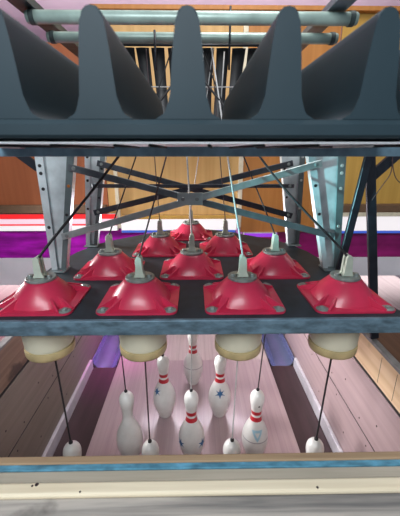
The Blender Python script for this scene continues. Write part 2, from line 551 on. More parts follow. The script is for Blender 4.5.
tag(obj('painted_edge_band', bx(0.95, 1.9, Y - 0.05, Y - 0.001, 0.945, 0.974, 0.003), M['batten']), 'pale thin strip painting the lit edge right above the right hand strip light', 'rail', 'painted bands under the panels')  # pale strip paints the light on the right panel's bottom edge
tag(obj('top_beam', bx(-0.6, 1.9, Y - 0.045, Y - 0.001, 2.19, 2.215, 0.003), M['maskorange']), 'thin orange wood beam along the top of the panels', 'beam')


def striplight(x0, x1, z0, z1, m, label, y=Y - 0.03):
    r = thing('strip_light', label, 'light', ((x0 + x1)/2, y, z0), 'strip lights under the panels')
    h = (x1 - x0)/2
    obj('housing', bx(-h, h, 0.012, 0.05, 0.0, z1 - z0, 0.003), M['strip'], r)
    d = obj('diffuser', bx(-h + 0.004, h - 0.004, 0, 0.0115, 0.002, z1 - z0 - 0.002, 0.003), m, r)
    d['label'] = 'glowing diffuser'
    return r


striplight(-0.52, 0.318, 0.845, 0.9275, M['diff'], 'white strip light under the cream panel, behind the cones')
striplight(0.95, 1.9, 0.835, 0.9455, M['diff'], 'white strip light under the mustard panel at far right')
striplight(-1.75, -0.545, 0.930, 0.9655, M['redtube'], 'red glowing strip light under the rust red panel')
striplight(-1.75, -0.545, 0.8925, 0.9305, M['pintube'], 'pinkish white strip light below the red one at left')
striplight(-1.75, -0.545, 0.8815, 0.8935, M['redtube'], 'thin red line of light between the two pale strips at left')
striplight(-1.75, -0.545, 0.842, 0.8825, M['diff'], 'white strip light lowest of the stack at left, above the purple skirt')
striplight(0.95, 1.9, 0.815, 0.8355, M['bluetube'], 'thin blue strip light below the white one at far right')
striplight(-0.52, 0.31, 0.826, 0.8455, M['bluetube'], 'thin blue strip light below the middle white one')
striplight(0.37, 0.62, 0.79, 0.8205, M['violettube'], 'short violet strip light below the orange brown panel')

# hanging skirts under the strip lights of the neighbouring machines
def skirt(name, x0, x1, z0, z1, m, label, cat, grp, y=Y + 0.03):
    o = obj(name, bx(-(x1 - x0)/2, (x1 - x0)/2, 0, 0.008, 0, z1 - z0, 0.001), m, loc=((x0 + x1)/2, y, z0))
    return tag(o, label, cat, grp)


skirt('purple_skirt', -1.75, -0.36, 0.622, 0.842, M['purple'], 'glossy purple skirt panel at left, behind the front left cone', 'panel', 'purple skirts')
skirt('purple_skirt', 0.37, 1.9, 0.615, 0.815, M['plum'], 'dark plum skirt panel at right, behind the black struts', 'panel', 'purple skirts')
skirt('white_board', -1.75, -0.78, 0.40, 0.621, M['lilacboard'], 'pale grey board below the purple skirt at left', 'board', 'pale boards under the skirts')
skirt('white_board', 0.78, 1.9, 0.46, 0.614, M['lilacboard'], 'pale grey board below the plum skirt at right', 'board', 'pale boards under the skirts')

# ------------------------------------------------------------------ the pin table: dark plate with holes and steel front edge
dxc = {(0, 0): .003, (0, 1): -.003, (0, 2): .003, (0, 3): .015, (1, 0): -.005, (1, 1): 0, (1, 2): .010, (2, 0): .006, (2, 1): -.002, (3, 0): -.008}
dxp = {(0, 0): .014, (0, 1): -.004, (0, 2): -.008, (0, 3): -.003, (1, 0): .009, (1, 1): -.008, (1, 2): -.017, (2, 0): -.005, (2, 1): -.010, (3, 0): -.003}
SP, RW = 0.3048, 0.264
spots = [(r, i) for r in range(4) for i in range(4 - r)]


def base_x(r, i):
    return (i - (3 - r)/2)*SP


PT, PB = 0.955, 0.935
cu = bpy.data.curves.new('plate_outline', 'CURVE')
cu.dimensions = '2D'
cu.fill_mode = 'BOTH'
cu.extrude = (PT - PB)/2


def spline(pts):
    sp = cu.splines.new('POLY')
    sp.points.add(len(pts) - 1)
    for p, q in zip(sp.points, pts):
        p.co = (q[0], q[1], 0, 1)
    sp.use_cyclic_u = True


half = [(0.61, -0.128), (0.585, 0.0), (0.565, 0.16), (0.55, 0.36), (0.525, 0.50), (0.475, 0.63), (0.40, 0.72), (0.32, 0.79), (0.22, 0.87), (0.15, 0.92), (0.09, 0.945)]
spline(half + [(-x, y) for x, y in half[::-1]])
for r, i in spots:
    cx, cy = base_x(r, i) + dxc[(r, i)], r*RW
    spline([(cx + 0.035*math.cos(2*PI*k/20), cy + 0.035*math.sin(2*PI*k/20)) for k in range(20)])
co = bpy.data.objects.new('plate_outline', cu)
C.objects.link(co)
dg = bpy.context.evaluated_depsgraph_get()
me = bpy.data.meshes.new_from_object(co.evaluated_get(dg))
bpy.data.objects.remove(co)
pt = thing('pin_table', 'dark steel table plate carrying the ten red cones', 'pin table', (0, 0.4, PB))
me.materials.clear()
me.materials.append(M['plate'])
po = bpy.data.objects.new('plate', me)
C.objects.link(po)
po.parent = pt
po.location = (0, -0.4, (PT - PB)/2)
fb = obj('front_edge', bx(-0.715, 0.715, -0.142, -0.1285, 0.913, 0.9575, 0.0025), M['edge'], pt, loc=(0, -0.4, -PB))
fb['label'] = 'scuffed blue steel front edge'

# ------------------------------------------------------------------ red cones
def cone_body():
    bm = bmesh.new()
    HW = 0.116
    prism(rrect(HW, 0.107, 0.022), 'z', 0.0, 0.006, bm)
    # raised lip round the flange
    N = 48
    prof = [(0.006, 0.0910, 0.38), (0.012, 0.0885, 0.33), (0.022, 0.0840, 0.25), (0.034, 0.0765, 0.17), (0.046, 0.0670, 0.09), (0.056, 0.0580, 0.03), (0.063, 0.0515, 0.0), (0.067, 0.0475, 0.0), (0.069, 0.041, 0.0)]
    rings = []
    for z, r, sq in prof:
        ring = []
        for k in range(N):
            a = 2*PI*k/N
            c, s = math.cos(a), math.sin(a)
            e = 1/max(abs(c), abs(s))
            rr = r*(1 + sq*(min(e, 1.16) - 1))
            ring.append(bm.verts.new((rr*c, rr*s*0.97, z)))
        rings.append(ring)
    for a, b in zip(rings, rings[1:]):
        for k in range(N):
            j = (k + 1) % N
            bm.faces.new((a[k], a[j], b[j], b[k]))
    # inner wall so the body is a hollow shell
    inner = [bm.verts.new((0.036*math.cos(2*PI*k/N), 0.036*math.sin(2*PI*k/N), 0.066)) for k in range(N)]
    for k in range(N):
        j = (k + 1) % N
        bm.faces.new((rings[-1][k], rings[-1][j], inner[j], inner[k]))
    # eight ribs beside the corner pockets
    for qx in (-1, 1):
        for qy in (-1, 1):
            for sw in (0, 1):
                far = Vector((qx*0.082, qy*0.104, 0)) if sw else Vector((qx*0.112, qy*0.074, 0))
                near = Vector((qx*0.048, qy*0.062, 0)) if sw else Vector((qx*0.064, qy*0.044, 0))
                d = (far - near).normalized()
                n = Vector((-d.y, d.x, 0))
                w0, w1 = 0.0062, 0.0045
                A = [near + n*w0 + Vector((0, 0, .004)), near - n*w0 + Vector((0, 0, .004)), near - n*w0*0.6 + Vector((0, 0, .033)), near + n*w0*0.6 + Vector((0, 0, .033))]
                E_ = [far + n*w1 + Vector((0, 0, .004)), far - n*w1 + Vector((0, 0, .004)), far - n*w1*0.7 + Vector((0, 0, .010)), far + n*w1*0.7 + Vector((0, 0, .010))]
                a = [bm.verts.new(v) for v in A]
                b = [bm.verts.new(v) for v in E_]
                bm.faces.new(a)
                bm.faces.new(b[::-1])
                for k in range(4):
                    j = (k + 1) % 4
                    bm.faces.new((a[k], b[k], b[j], a[j]))
    return bm


def make_cone():
    t = thing('pin_cone', '', 'cone', (0, 0, PT), 'red centring cones on the table plate')
    obj('body', cone_body(), M['red'], t, 42)
    rg = obj('ring', lathe([(0.020, 0.069), (0.0425, 0.069), (0.044, 0.0705), (0.044, 0.0755), (0.0425, 0.077), (0.020, 0.077), (0.020, 0.069)], 32), M['washer'], t, 40)
    rg['label'] = 'grey metal ring'
    # pale cord clip: foot, two cheeks with a rounded top and a saddle
    bm = bmesh.new()
    pr_ = [(-0.0165, 0.077), (-0.0165, 0.081), (-0.0105, 0.084), (-0.0100, 0.130), (-0.0080, 0.138), (-0.003, 0.1425), (0.003, 0.1425), (0.0080, 0.138), (0.0100, 0.130), (0.0105, 0.092), (0.017, 0.082), (0.017, 0.077)]
    prism(pr_, 'y', -0.017, -0.006, bm)
    prism([(x*0.9, z) for x, z in pr_], 'y', 0.005, 0.015, bm)
    bmesh.ops.bevel(bm, geom=bm.edges[:], offset=0.0012, segments=1, affect='EDGES')
    bx(-0.008, 0.008, -0.0065, 0.0055, 0.077, 0.105, bm=bm)
    cl = obj('cord_clip', bm, M['clip'], t, 35)
    cl['label'] = 'pale green cord clip'
    obj('clip_screw', lathe([(0, 0.0855), (0.006, 0.0855), (0.007, 0.084), (0.007, 0.077), (0, 0.077)], 12, off=(0.029, -0.008, 0)), M['washer'], cl)
    obj('clip_screw', lathe([(0, 0.0855), (0.006, 0.0855), (0.007, 0.084), (0.007, 0.077), (0, 0.077)], 12, off=(-0.029, -0.006, 0)), M['washer'], cl)
    for qx in (-1, 1):
        for qy in (-1, 1):
            wa = obj('washer', lathe([(0.003, 0.0085), (0.017, 0.0085), (0.0185, 0.0075), (0.0185, 0.0062), (0.003, 0.0062), (0.003, 0.0085)], 16, off=(qx*0.095, qy*0.087, 0)), M['washer'], t, 40)
            wa['label'] = 'grey corner washer'
            obj('bolt_head', lathe([(0, 0.0145), (0.006, 0.0145), (0.0085, 0.0125), (0.0085, 0.0086), (0, 0.0086)], 6, off=(qx*0.095, qy*0.087, 0)), M['washer'], wa)
    return t


cone_labels = {
    (0, 0): 'red cone at the left end of the front row of four', (0, 1): 'red cone second from left in the front row',
    (0, 2): 'red cone third from left in the front row', (0, 3): 'red cone at the right end of the front row of four',
    (1, 0): 'red cone at the left of the second row of three', (1, 1): 'red cone in the middle of the second row of three',
    (1, 2): 'red cone at the right of the second row of three', (2, 0): 'red cone at left in the third row of two',
    (2, 1): 'red cone at right in the third row of two', (3, 0): 'single red cone at the far back point of the triangle'}
c0 = None
for k in spots:
    loc = (base_x(*k) + dxc[k], k[0]*RW, PT + 0.0005)
    if c0 is None:
        c0 = make_cone()
        c0.location = loc
        c0['label'] = cone_labels[k]
    else:
        dup(c0, loc, cone_labels[k])

# ------------------------------------------------------------------ cream cups under the plate
def make_cup():
    t = thing('pin_cup', '', 'cup', (0, 0, 0.775), 'cream pin cups under the table plate')
    # open-bottomed bell
    prof = [(0.060, 0.0295), (0.0700, 0.0295), (0.0705, 0.034), (0.0742, 0.036), (0.0755, 0.06), (0.0775, 0.10), (0.0785, 0.140), (0.078, 0.158), (0.045, 0.1595), (0.040, 0.1595), (0.040, 0.152), (0.064, 0.145), (0.060, 0.0295)]
    obj('bell', lathe(prof, 40), M['cup'], t, 50)
    prof = [(0.058, 0.001), (0.069, 0.0), (0.0735, 0.003), (0.0755, 0.008), (0.0765, 0.024), (0.0755, 0.029), (0.058, 0.029), (0.058, 0.001)]
    rr = obj('lower_ring', lathe(prof, 40), M['cupring'], t, 50)
    rr['label'] = 'yellowed lower ring'
    return t


cup_labels = {
    (0, 0): 'cream cup under the left end of the front row', (0, 1): 'cream cup under the plate, second from left in front',
    (0, 2): 'cream cup under the plate, third from left in front', (0, 3): 'cream cup under the right end of the front row',
    (1, 0): 'cream cup at left in the second row under the plate', (1, 1): 'cream cup in the middle of the second row under the plate',
    (1, 2): 'cream cup at right in the second row under the plate', (2, 0): 'cream cup at left in the third row under the plate',
    (2, 1): 'cream cup at right in the third row under the plate', (3, 0): 'cream cup farthest back under the plate'}
u0 = None
for k in spots:
    loc = (base_x(*k) + dxc[k]*0.5 - 0.003, k[0]*RW, 0.775)
    if u0 is None:
        u0 = make_cup()
        u0.location = loc
        u0['label'] = cup_labels[k]
    else:
        dup(u0, loc, cup_labels[k])

# ------------------------------------------------------------------ bowling pins
IN = 0.0254
PINP = [(0.0, 1.00), (0.18, 1.20), (0.75, 1.414), (2.25, 1.953), (3.375, 2.255), (4.5, 2.383), (5.875, 2.281), (7.25, 1.852), (8.625, 1.236), (9.375, 0.983), (10.0, 0.899), (10.875, 0.935), (11.75, 1.047), (12.625, 1.203), (13.5, 1.273), (14.2, 1.14), (14.7, 0.83), (14.93, 0.45)]


def pin_r(h):
    """radius at height h (m), smooth Catmull interpolation"""
    hh = h/IN
    P_ = PINP
    for j in range(len(P_) - 1):
        if P_[j][0] <= hh <= P_[j + 1][0]:
            p0 = P_[max(j - 1, 0)]
            p1, p2 = P_[j], P_[j + 1]
            p3 = P_[min(j + 2, len(P_) - 1)]
            t = (hh - p1[0])/(p2[0] - p1[0])
            m1 = (p2[1] - p0[1])/(p2[0] - p0[0])*(p2[0] - p1[0])
            m2 = (p3[1] - p1[1])/(p3[0] - p1[0])*(p2[0] - p1[0])
            return IN*((2*t**3 - 3*t**2 + 1)*p1[1] + (t**3 - 2*t**2 + t)*m1 + (-2*t**3 + 3*t**2)*p2[1] + (t**3 - t**2)*m2)
    return 0.01


prof = [(0, 0)] + [(pin_r(14.93*IN*i/46), 14.93*IN*i/46) for i in range(47)] + [(0, 0.381)]
pm = None


def emblem(poly, h, ang, scale, m, parent, name, label):
    """flat print wrapped on the pin surface; poly in emblem units, ang = direction it faces"""
    bm = bmesh.new()

    def S_(p, lift):
        z = h + p[1]*scale
        r = pin_r(z) + lift
        a = ang + p[0]*scale/pin_r(h)
        return (r*math.cos(a), r*math.sin(a), z)
    n = len(poly)
    cx = sum(p[0] for p in poly)/n
    cy = sum(p[1] for p in poly)/n
    K = 4
    layers = []
    for q in range(K + 1):
        f = q/K
        layers.append([bm.verts.new(S_((cx + (p[0] - cx)*f, cy + (p[1] - cy)*f), 0.0007)) for p in poly] if q else [bm.verts.new(S_((cx, cy), 0.0007))])
    for i in range(n):
        j = (i + 1) % n
        bm.faces.new((layers[0][0], layers[1][i], layers[1][j]))
        for q in range(1, K):
            bm.faces.new((layers[q][i], layers[q + 1][i], layers[q + 1][j], layers[q][j]))
    low = [bm.verts.new(S_(p, -0.0008)) for p in poly]
    for i in range(n):
        j = (i + 1) % n
        bm.faces.new((layers[K][i], low[i], low[j], layers[K][j]))
    o = obj(name, bm, m, parent)
    o['label'] = label
    return o


starp = []
for i in range(12):
    a = PI/2 + 2*PI*i/12
    rr = 1.0 if i % 2 == 0 else 0.36
    starp.append((rr*math.cos(a)*1.05, rr*math.sin(a)*0.95))
trip = []
for (a0, b0), (a1, b1) in (((-1, 0.75), (1, 0.75)), ((1, 0.75), (0, -1)), ((0, -1), (-1, 0.75))):
    for q in range(4):
        trip.append((a0 + (a1 - a0)*q/4, b0 + (b1 - b0)*q/4))
dotp = [(math.cos(2*PI*i/10), math.sin(2*PI*i/10)) for i in range(10)]

FRONT = -PI/2
pin_info = {
    (0, 0): ('pinplain', [], 'white pin at the left end of the nearest row, only its head showing'),
    (0, 1): ('pinplain', [], 'white pin second from left in the nearest row, head below a black cord'),
    (0, 2): ('pinplain', [], 'white pin third from left in the nearest row, head on a pale cord'),
    (0, 3): ('pinplain', [], 'white pin at the right end of the nearest row, head over the gutter'),
    (1, 0): ('pinplain', [], 'plain white pin without stripes, left in the second row'),
    (1, 1): ('pinstripe', [('s', .125, FRONT - 0.95, .026), ('s', .125, FRONT + 0.95, .026)], 'red striped pin with blue stars at both sides, middle of second row'),
    (1, 2): ('pinscuff', [('t', .175, FRONT, .029), ('d', .318, FRONT + 0.15, .0045)], 'red striped pin with pale blue triangle emblem, right in the second row'),
    (2, 0): ('pinstripe', [('s', .185, FRONT - 0.85, .025)], 'red striped pin with blue star on its left shoulder, third row left'),
    (2, 1): ('pinstripe', [('s', .180, FRONT - 0.05, .028)], 'red striped pin with blue star on its front, third row right'),
    (3, 0): ('pinscuff', [], 'red striped pin farthest back with a grey line round its belly')}
for k in spots:
    mn, ems, lb = pin_info[k]
    o = obj('bowling_pin', lathe(prof, 40), M[mn], None, True)
    o.location = (base_x(*k) + dxp[k], k[0]*RW, 0.0005)
    tag(o, lb, 'bowling pin', 'ten bowling pins on the deck')
    for kind, h, a, sc in ems:
        if kind == 's':
            emblem(starp, h, a, sc, M['star'], o, 'emblem', 'blue star emblem')
        elif kind == 't':
            emblem(trip, h, a, sc, M['shield'], o, 'emblem', 'pale blue triangle emblem')
            emblem([(x*0.42, y*0.42 + 0.08) for x, y in trip], h, a, sc, M['pinplain'], o, 'emblem', 'white centre of the triangle').scale = (1.006, 1.006, 1)
        else:
            emblem(dotp, h, a, sc, M['nail'], o, 'mark', 'dark dot on the head')

# ------------------------------------------------------------------ cords: pin head, up through cup and cone, over to the pulleys
def curve_pts(pts, n=8):
    pts = [Vector(p) for p in pts]
    out = []
    for j in range(len(pts) - 1):
        p0, p1, p2 = pts[max(j - 1, 0)], pts[j], pts[j + 1]
        p3 = pts[min(j + 2, len(pts) - 1)]
        for q in range(n):
            t = q/n
            out.append(0.5*((2*p1) + (-p0 + p2)*t + (2*p0 - 5*p1 + 4*p2 - p3)*t*t + (-p0 + 3*p1 - 3*p2 + p3)*t**3))
    out.append(pts[-1])
    return out


def solve_end(p0, u, v, Ye, Ze):
    """x of the pulley so that the cord crosses the measured spot under the cross beam"""
    best = None
    for i in range(-80, 81):
        xe = i*0.008
        q = Vector((xe, Ye, Ze))
        for s in range(1, 200):
            w = p0 + (q - p0)*(s/200)
            m = at(u, v, w.y)
            if w.z >= m.z:
                e = abs(w.x - m.x)
                if best is None or e < best[0]:
                    best = (e, xe)
                break
    return best[1]


hits = {(0, 0): (115, 160), (0, 1): (165, 160), (0, 2): (228, 160), (0, 3): (268, 160), (1, 0): (135, 160), (1, 1): (187, 160), (1, 2): (245, 160), (2, 0): (155, 160), (2, 1): (220, 160), (3, 0): (198, 160)}
cord_info = {
    (0, 0): ('cord', .0042, 'thick slack black cord from the front left cone up to the right'),
    (0, 1): ('cordbrown', .0026, 'dark brown cord of the second cone from left in front'),
    (0, 2): ('cordwhite', .0030, 'pale grey cord of the third cone from left in front'),
    (0, 3): ('cord', .0038, 'thick slack black cord from the front right cone up to the left'),
    (1, 0): ('cord', .0026, 'thin black cord of the left cone in the second row'),
    (1, 1): ('cordwhite', .0030, 'pale grey cord of the middle cone in the second row'),
    (1, 2): ('cord', .0026, 'thin black cord of the right cone in the second row'),
    (2, 0): ('cordbrown', .0020, 'thin brown cord of the left cone in the third row'),
    (2, 1): ('cordbrown', .0020, 'thin brown cord of the right cone in the third row'),
    (3, 0): ('cordwhite', .0022, 'thin pale cord of the single cone at the back')}
for k in spots:
    m, r, lb = cord_info[k]
    cx = base_x(*k) + dxc[k]
    px = base_x(*k) + dxp[k]
    y = k[0]*RW
    top = Vector((cx, y - 0.0005, 1.085))
    Ye, Ze = (0.535, 1.775) if y < 0.5 else (0.55, 1.775)
    xe = solve_end(top, hits[k][0], hits[k][1], Ye, Ze)
    root = thing('pin_rope', lb, 'cord', (px, y, 0.3815), 'cords of the ten pins')
    ofs = -root.location
    low = [(px, y, 0.3815), (px + (cx - px)*0.45, y, 0.62), (cx, y, 0.90), (cx, y, 1.045), tuple(top)]
    obj('lower_run', tube(curve_pts(low, 6), min(r, .0032) if m != 'cordwhite' else .0026, 8), M[m], root, True, ofs)
    e = Vector((xe, Ye, Ze))
    mid = top.lerp(e, 0.33)
    q1 = top.lerp(e, 0.7)
    if k == (0, 0):
        mid = mid + Vector((0.0, 0, -0.004))
    if k == (0, 3):
        mid = mid + Vector((-0.004, 0, -0.02))
    obj('upper_run', tube(curve_pts([tuple(top), tuple(top + (mid - top)*0.12 + Vector((0, 0, .006))), tuple(mid), tuple(q1), tuple(e)], 8), r, 8), M[m], root, True, ofs)
    kn = obj('knot', lathe([(0, 0.0), (0.007, 0.002), (0.0075, 0.008), (0.004, 0.013), (0, 0.014)], 12), M['cord'], root, True)
    kn['label'] = 'dark plug in the pin head'

# ------------------------------------------------------------------ the frame: posts, braces, beam
def post(side, near, label):
    Yp = 0.262 if near else 0.605
    if near:
        top = [at(35 if side < 0 else 346, 158, Yp).x, at(74.5 if side < 0 else 308, 158, Yp).x]
        bot = [at(52 if side < 0 else 339, 268, Yp).x, at(66 if side < 0 else 323, 268, Yp).x]
        fw, dp, z1 = 0.030, 0.03, 1.47
    else:
        top = [at(85 if side < 0 else 305, 158, Yp).x, at(105.5 if side < 0 else 281, 158, Yp).x]
        bot = [at(86 if side < 0 else 299, 243, Yp).x, at(97 if side < 0 else 288, 243, Yp).x]
        fw, dp, z1 = 0.026, 0.03, 1.47
    z0 = PT + 0.0005
    # widths measured at the beam (z 1.37) extended up to the top
    g = (z1 - z0)/(1.372 - z0)
    top = [b + (t - b)*g for b, t in zip(bot, top)]
    c = Vector(((bot[0] + bot[1])/2, Yp, z0))
    r = thing('support_post', label, 'post', c, 'sheet steel posts of the frame')
    O_, I_ = (0, 1)

    def X(e, f):
        a = bot[e]
        b = top[e]
        return a + (b - a)*f - c.x
    H = z1 - z0
    sgn = 1 if bot[1] > bot[0] else -1
    # web panel set back between two flanges
    obj('web', prism([(X(0, 0) + sgn*.002, 0.004), (X(1, 0) - sgn*.002, 0.004), (X(1, 1) - sgn*.002, H - .003), (X(0, 1) + sgn*.002, H - .003)], 'y', dp*0.5, dp*0.5 + 0.003), M['galv'], r)
    f0 = obj('outer_flange', prism([(X(0, 0), 0.004), (X(0, 0) + sgn*fw*0.7, 0.004), (X(0, 1) + sgn*fw, H), (X(0, 1), H)], 'y', -0.003, 0), M['galv'] if side < 0 else M['galvshade'], r)
    f1 = obj('inner_flange', prism([(X(1, 0), 0.004), (X(1, 0) - sgn*fw*0.6, 0.004), (X(1, 1) - sgn*fw*0.9, H), (X(1, 1), H)], 'y', -0.003, 0), M['galvshade'] if side < 0 else M['galv'], r)
    for e, nm in ((0, 'outer_lip'), (1, 'inner_lip')):
        s2 = sgn if e == 0 else -sgn
        obj(nm, prism([(X(e, 0), 0.004), (X(e, 0) + s2*.003, 0.004), (X(e, 1) + s2*.003, H), (X(e, 1), H)], 'y', 0.0, dp), M['galv'], r)
    obj('foot', bx(min(X(0, 0), X(1, 0)) - 0.004, max(X(0, 0), X(1, 0)) + 0.004, -0.03, dp + 0.01, 0, 0.0042, 0.001), M['galvshade'], r)
    for f in ((0.33, 0.60, 0.705, 0.755, 0.86) if near else (0.35, 0.6, 0.8)):
        xx = X(0, f) + sgn*fw*0.45
        b_ = obj('bolt', disc((xx, -0.004, f*H), 0.006, 0.003, 'y'), M['hole'] if side < 0 else M['bolt'], r)  # dark discs paint shade in the holes, pale ones light seen through
        b_['label'] = 'dark bolt hole' if side < 0 else 'painted hole light disc'
    for f in ((0.42, 0.62, 0.74) if near else (0.45, 0.7)):
        xx = X(1, f) - sgn*fw*0.4
        b_ = obj('bolt', disc((xx, -0.004, f*H), 0.0055, 0.003, 'y'), M['orangebolt'] if (near and side < 0 and f == 0.62) else M['hole'], r)
    return r


post(-1, True, 'pale galvanised post with dark bolt holes, front left on the plate')
post(1, True, 'galvanised post with painted light in its bolt holes, front right on the plate')
post(-1, False, 'narrow galvanised post at the back left of the plate')
post(1, False, 'narrow galvanised post at the back right of the plate')


def brace(p, q, w, m, label, Yb):
    a = at(*p, Yb)
    b = at(*q, Yb)
    c = (a + b)/2
    r = thing('cross_brace', label, 'brace', c, 'cross braces between the posts')
    obj('bar', flatbar(a - c, b - c, w, 0.006), m, r)
    for e in (a - c, b - c):
        d = (b - a).normalized()*(0.02 if e is not None and (e - (a - c)).length < 1e-6 else -0.02)
        obj('bolt', disc(e + d + Vector((0, -0.004, 0)), 0.007, 0.004, 'y'), M['washer'], r)
    return r


brace((68, 167), (334, 236.5), 0.024, M['brace'], 'grey brace falling from the front left post to the front right foot', 0.250)
brace((322, 163), (62, 237), 0.024, M['bracelit'], 'lit-painted steel brace rising from the front left foot to the front right post', 0.242)
brace((97, 163), (292, 216), 0.026, M['bracedark'], 'dark brace falling from the back left post to the right', 0.592)
brace((293, 163), (94, 213), 0.026, M['bracedark'], 'dark brace rising to the top of the back right post', 0.584)
brace((92, 186), (294, 186), 0.017, M['bracedark'], 'level dark brace between the two back posts', 0.575)
g = thing('gusset_plate', 'small steel gusset plate where the braces cross', 'plate', at(190, 199, 0.236))
obj('plate', bx(-0.045, 0.045, -0.002, 0.002, -0.022, 0.022, 0.001), M['bracelit'], g)
for x in (-0.025, 0.025):
    obj('bolt', disc((x, -0.003, 0), 0.007, 0.004, 'y'), M['washer'], g)

fbm = thing('frame_beam', 'blue grey steel cross beam right under the divider tray', 'beam', (0, -0.15, 1.381))
obj('angle', bx(-0.76, 0.76, -0.004, 0.004, 0, 0.0205, 0.0015), M['bluesteel'], fbm)
obj('top_flange', bx(-0.76, 0.76, 0.0042, 0.045, 0.0165, 0.0205, 0.0012), M['bluesteel'], fbm)
for x, lb in ((-0.5, 'left'), (0.5, 'right')):
    o = obj('side_rail', bx(-0.02, 0.02, -0.145, 0.75, 0, 0.055, 0.003), M['bluesteel'], loc=(x, 0.08, 1.472))
    tag(o, 'steel side rail resting on the %s posts' % lb, 'rail', 'side rails')

# black struts at the right
def strut(p, q, w, label, m='black', t=0.014):
    p, q = Vector(p), Vector(q)
    c = (p + q)/2
    o = obj('steel_strut', flatbar(p - c, q - c, w, t), M[m], loc=c)
    return tag(o, label, 'strut', 'black struts of the outer frame')


strut((0.600, 0.20, 1.46), (0.545, 0.20, 0.962), 0.026, 'black steel strut standing on the plate behind the front right cone')
strut((0.592, 0.223, 1.46), (0.740, 0.223, 0.668), 0.032, 'black steel strut slanting right down onto the pine plank')
strut((0.78, 0.2372, 1.455), (0.608, 0.2372, 1.285), 0.036, 'short black diagonal strut at the upper right')
strut((-0.70, 0.29, 1.46), (-0.545, 0.29, 1.335), 0.03, 'short black diagonal strut at the upper left')
obj_w = obj('hanging_wire', tube(curve_pts([at(393, 150, .2), at(391, 172, .2), at(382, 186, .2), at(372, 200, .2)], 8), 0.0016, 6), M['cordbrown'], None, True)
tag(obj_w, 'thin curved wire hanging beside the black struts at right', 'wire')
obj_w = obj('hanging_wire', tube(curve_pts([at(392, 160, .22), at(395, 176, .22), at(401, 183, .22), at(412, 186, .22)], 8), 0.0016, 6), M['cordbrown'], None, True)
tag(obj_w, 'thin wire curling off to the right edge beside the struts', 'wire')

# ------------------------------------------------------------------ divider tray above the beam
TY0, TY1 = -0.50, 0.20
tr = thing('divider_tray', 'dark grey plastic tray with tall rounded divider fins at the top', 'tray', (0, -0.15, 1.402))
org = Vector((0, 0.15, -1.402))
obj('base_sheet', bx(-0.42, 0.42, TY0 + 0.004, TY1, 1.402, 1.4045, 0.0005), M['traybase'], tr, loc=org)
lip = [(TY0 - 0.004, 1.4085), (TY0 - 0.007, 1.412), (TY0 - 0.007, 1.424), (TY0 - 0.003, 1.4295), (TY0 + 0.01, 1.4305), (TY1, 1.4305), (TY1, 1.405), (TY0 + 0.03, 1.405)]
obj('floor_lip', prism(lip, 'x', -0.42, 0.42), M['fin'], tr, 30, org)
tips = [-0.326, -0.213, -0.103, 0.004, 0.118, 0.232, 0.345]


def fin_bm(x):
    hh = [(0.0400, 1.4303), (0.0345, 1.4312), (0.0295, 1.4340), (0.0260, 1.4385), (0.0236, 1.4450), (0.0220, 1.456), (0.0203, 1.474), (0.0182, 1.497), (0.0158, 1.518), (0.0135, 1.533), (0.0105, 1.542), (0.006, 1.5465)]
    poly = [(x + a, z) for a, z in hh] + [(x, 1.5478)] + [(x - a, z) for a, z in hh[::-1]]
    bm = prism(poly, 'y', TY0, TY1)
    fe = [e for e in bm.edges if all(abs(v.co.y - TY0) < 1e-6 for v in e.verts) and min(v.co.z for v in e.verts) > 1.431]
    bmesh.ops.bevel(bm, geom=fe, offset=0.0045, segments=3, affect='EDGES', clamp_overlap=True)
    return bm


for x in tips:
    obj('divider_fin', fin_bm(x), M['fin'], tr, 38, org)
# cables lying under the tray sheet
cl = [(-0.30, -0.36, 'cordwhite'), (-0.235, -0.21, 'cord'), (-0.17, -0.165, 'cord'), (-0.09, -0.11, 'cord'), (-0.045, -0.05, 'cord'), (0.03, 0.05, 'cord'), (0.10, 0.09, 'cord'), (0.17, 0.15, 'cord'), (0.24, 0.27, 'cordwhite'), (0.29, 0.22, 'cord')]
tray_cable = ['pale cable at the left end under the tray sheet', 'black cable second from left under the tray sheet', 'black cable third from left under the tray sheet',
              'black cable fourth from left under the tray sheet', 'black cable just left of the middle under the tray sheet', 'black cable just right of the middle under the tray sheet',
              'black cable right of the middle under the tray sheet', 'black cable fourth from right under the tray sheet', 'pale cable at the right under the tray sheet', 'black cable at the far right under the tray sheet']
for (xa, xb, m), lb in zip(cl, tray_cable):
    o = obj('cable', tube([(xa, -0.49, 1.4002), (xb, -0.17, 1.4002)], 0.0022, 8), M[m], None, True)
    tag(o, lb, 'cable', 'cables under the tray')

# ------------------------------------------------------------------ pipes, rails, straps at the top
for Yp, zp, ua, ub, vv, r, lb in ((0.35, 1.808, 27, 357, 18, 0.020, 'front green grey steel pipe across the top'), (0.51, 1.795, 48, 337, 38, 0.0185, 'rear green grey steel pipe behind and below the first')):
    a = at(ua, vv, Yp)
    b = at(ub, vv, Yp)
    z = (a.z + b.z)/2
    t = thing('cross_pipe', lb, 'pipe', ((a.x + b.x)/2, Yp, z), 'steel pipes across the top')
    h = (b.x - a.x)/2
    bm = lathe([(0, -h), (r*0.9, -h), (r, -h + .004), (r, h - .004), (r*0.9, h), (0, h)], 24)
    bmesh.ops.transform(bm, matrix=Matrix.Rotation(PI/2, 4, 'Y'), verts=bm.verts)
    obj('pipe', bm, M['pipe'], t, 40)
    for s in (-1, 1):
        bm = lathe([(r + .0005, -0.008), (r + .003, -0.008), (r + .003, 0.008), (r + .0005, 0.008), (r + .0005, -0.008)], 24)
        bmesh.ops.transform(bm, matrix=Matrix.Translation((s*(h - 0.02), 0, 0)) @ Matrix.Rotation(PI/2, 4, 'Y'), verts=bm.verts)
        obj('collar', bm, M['rail'], t, 40)
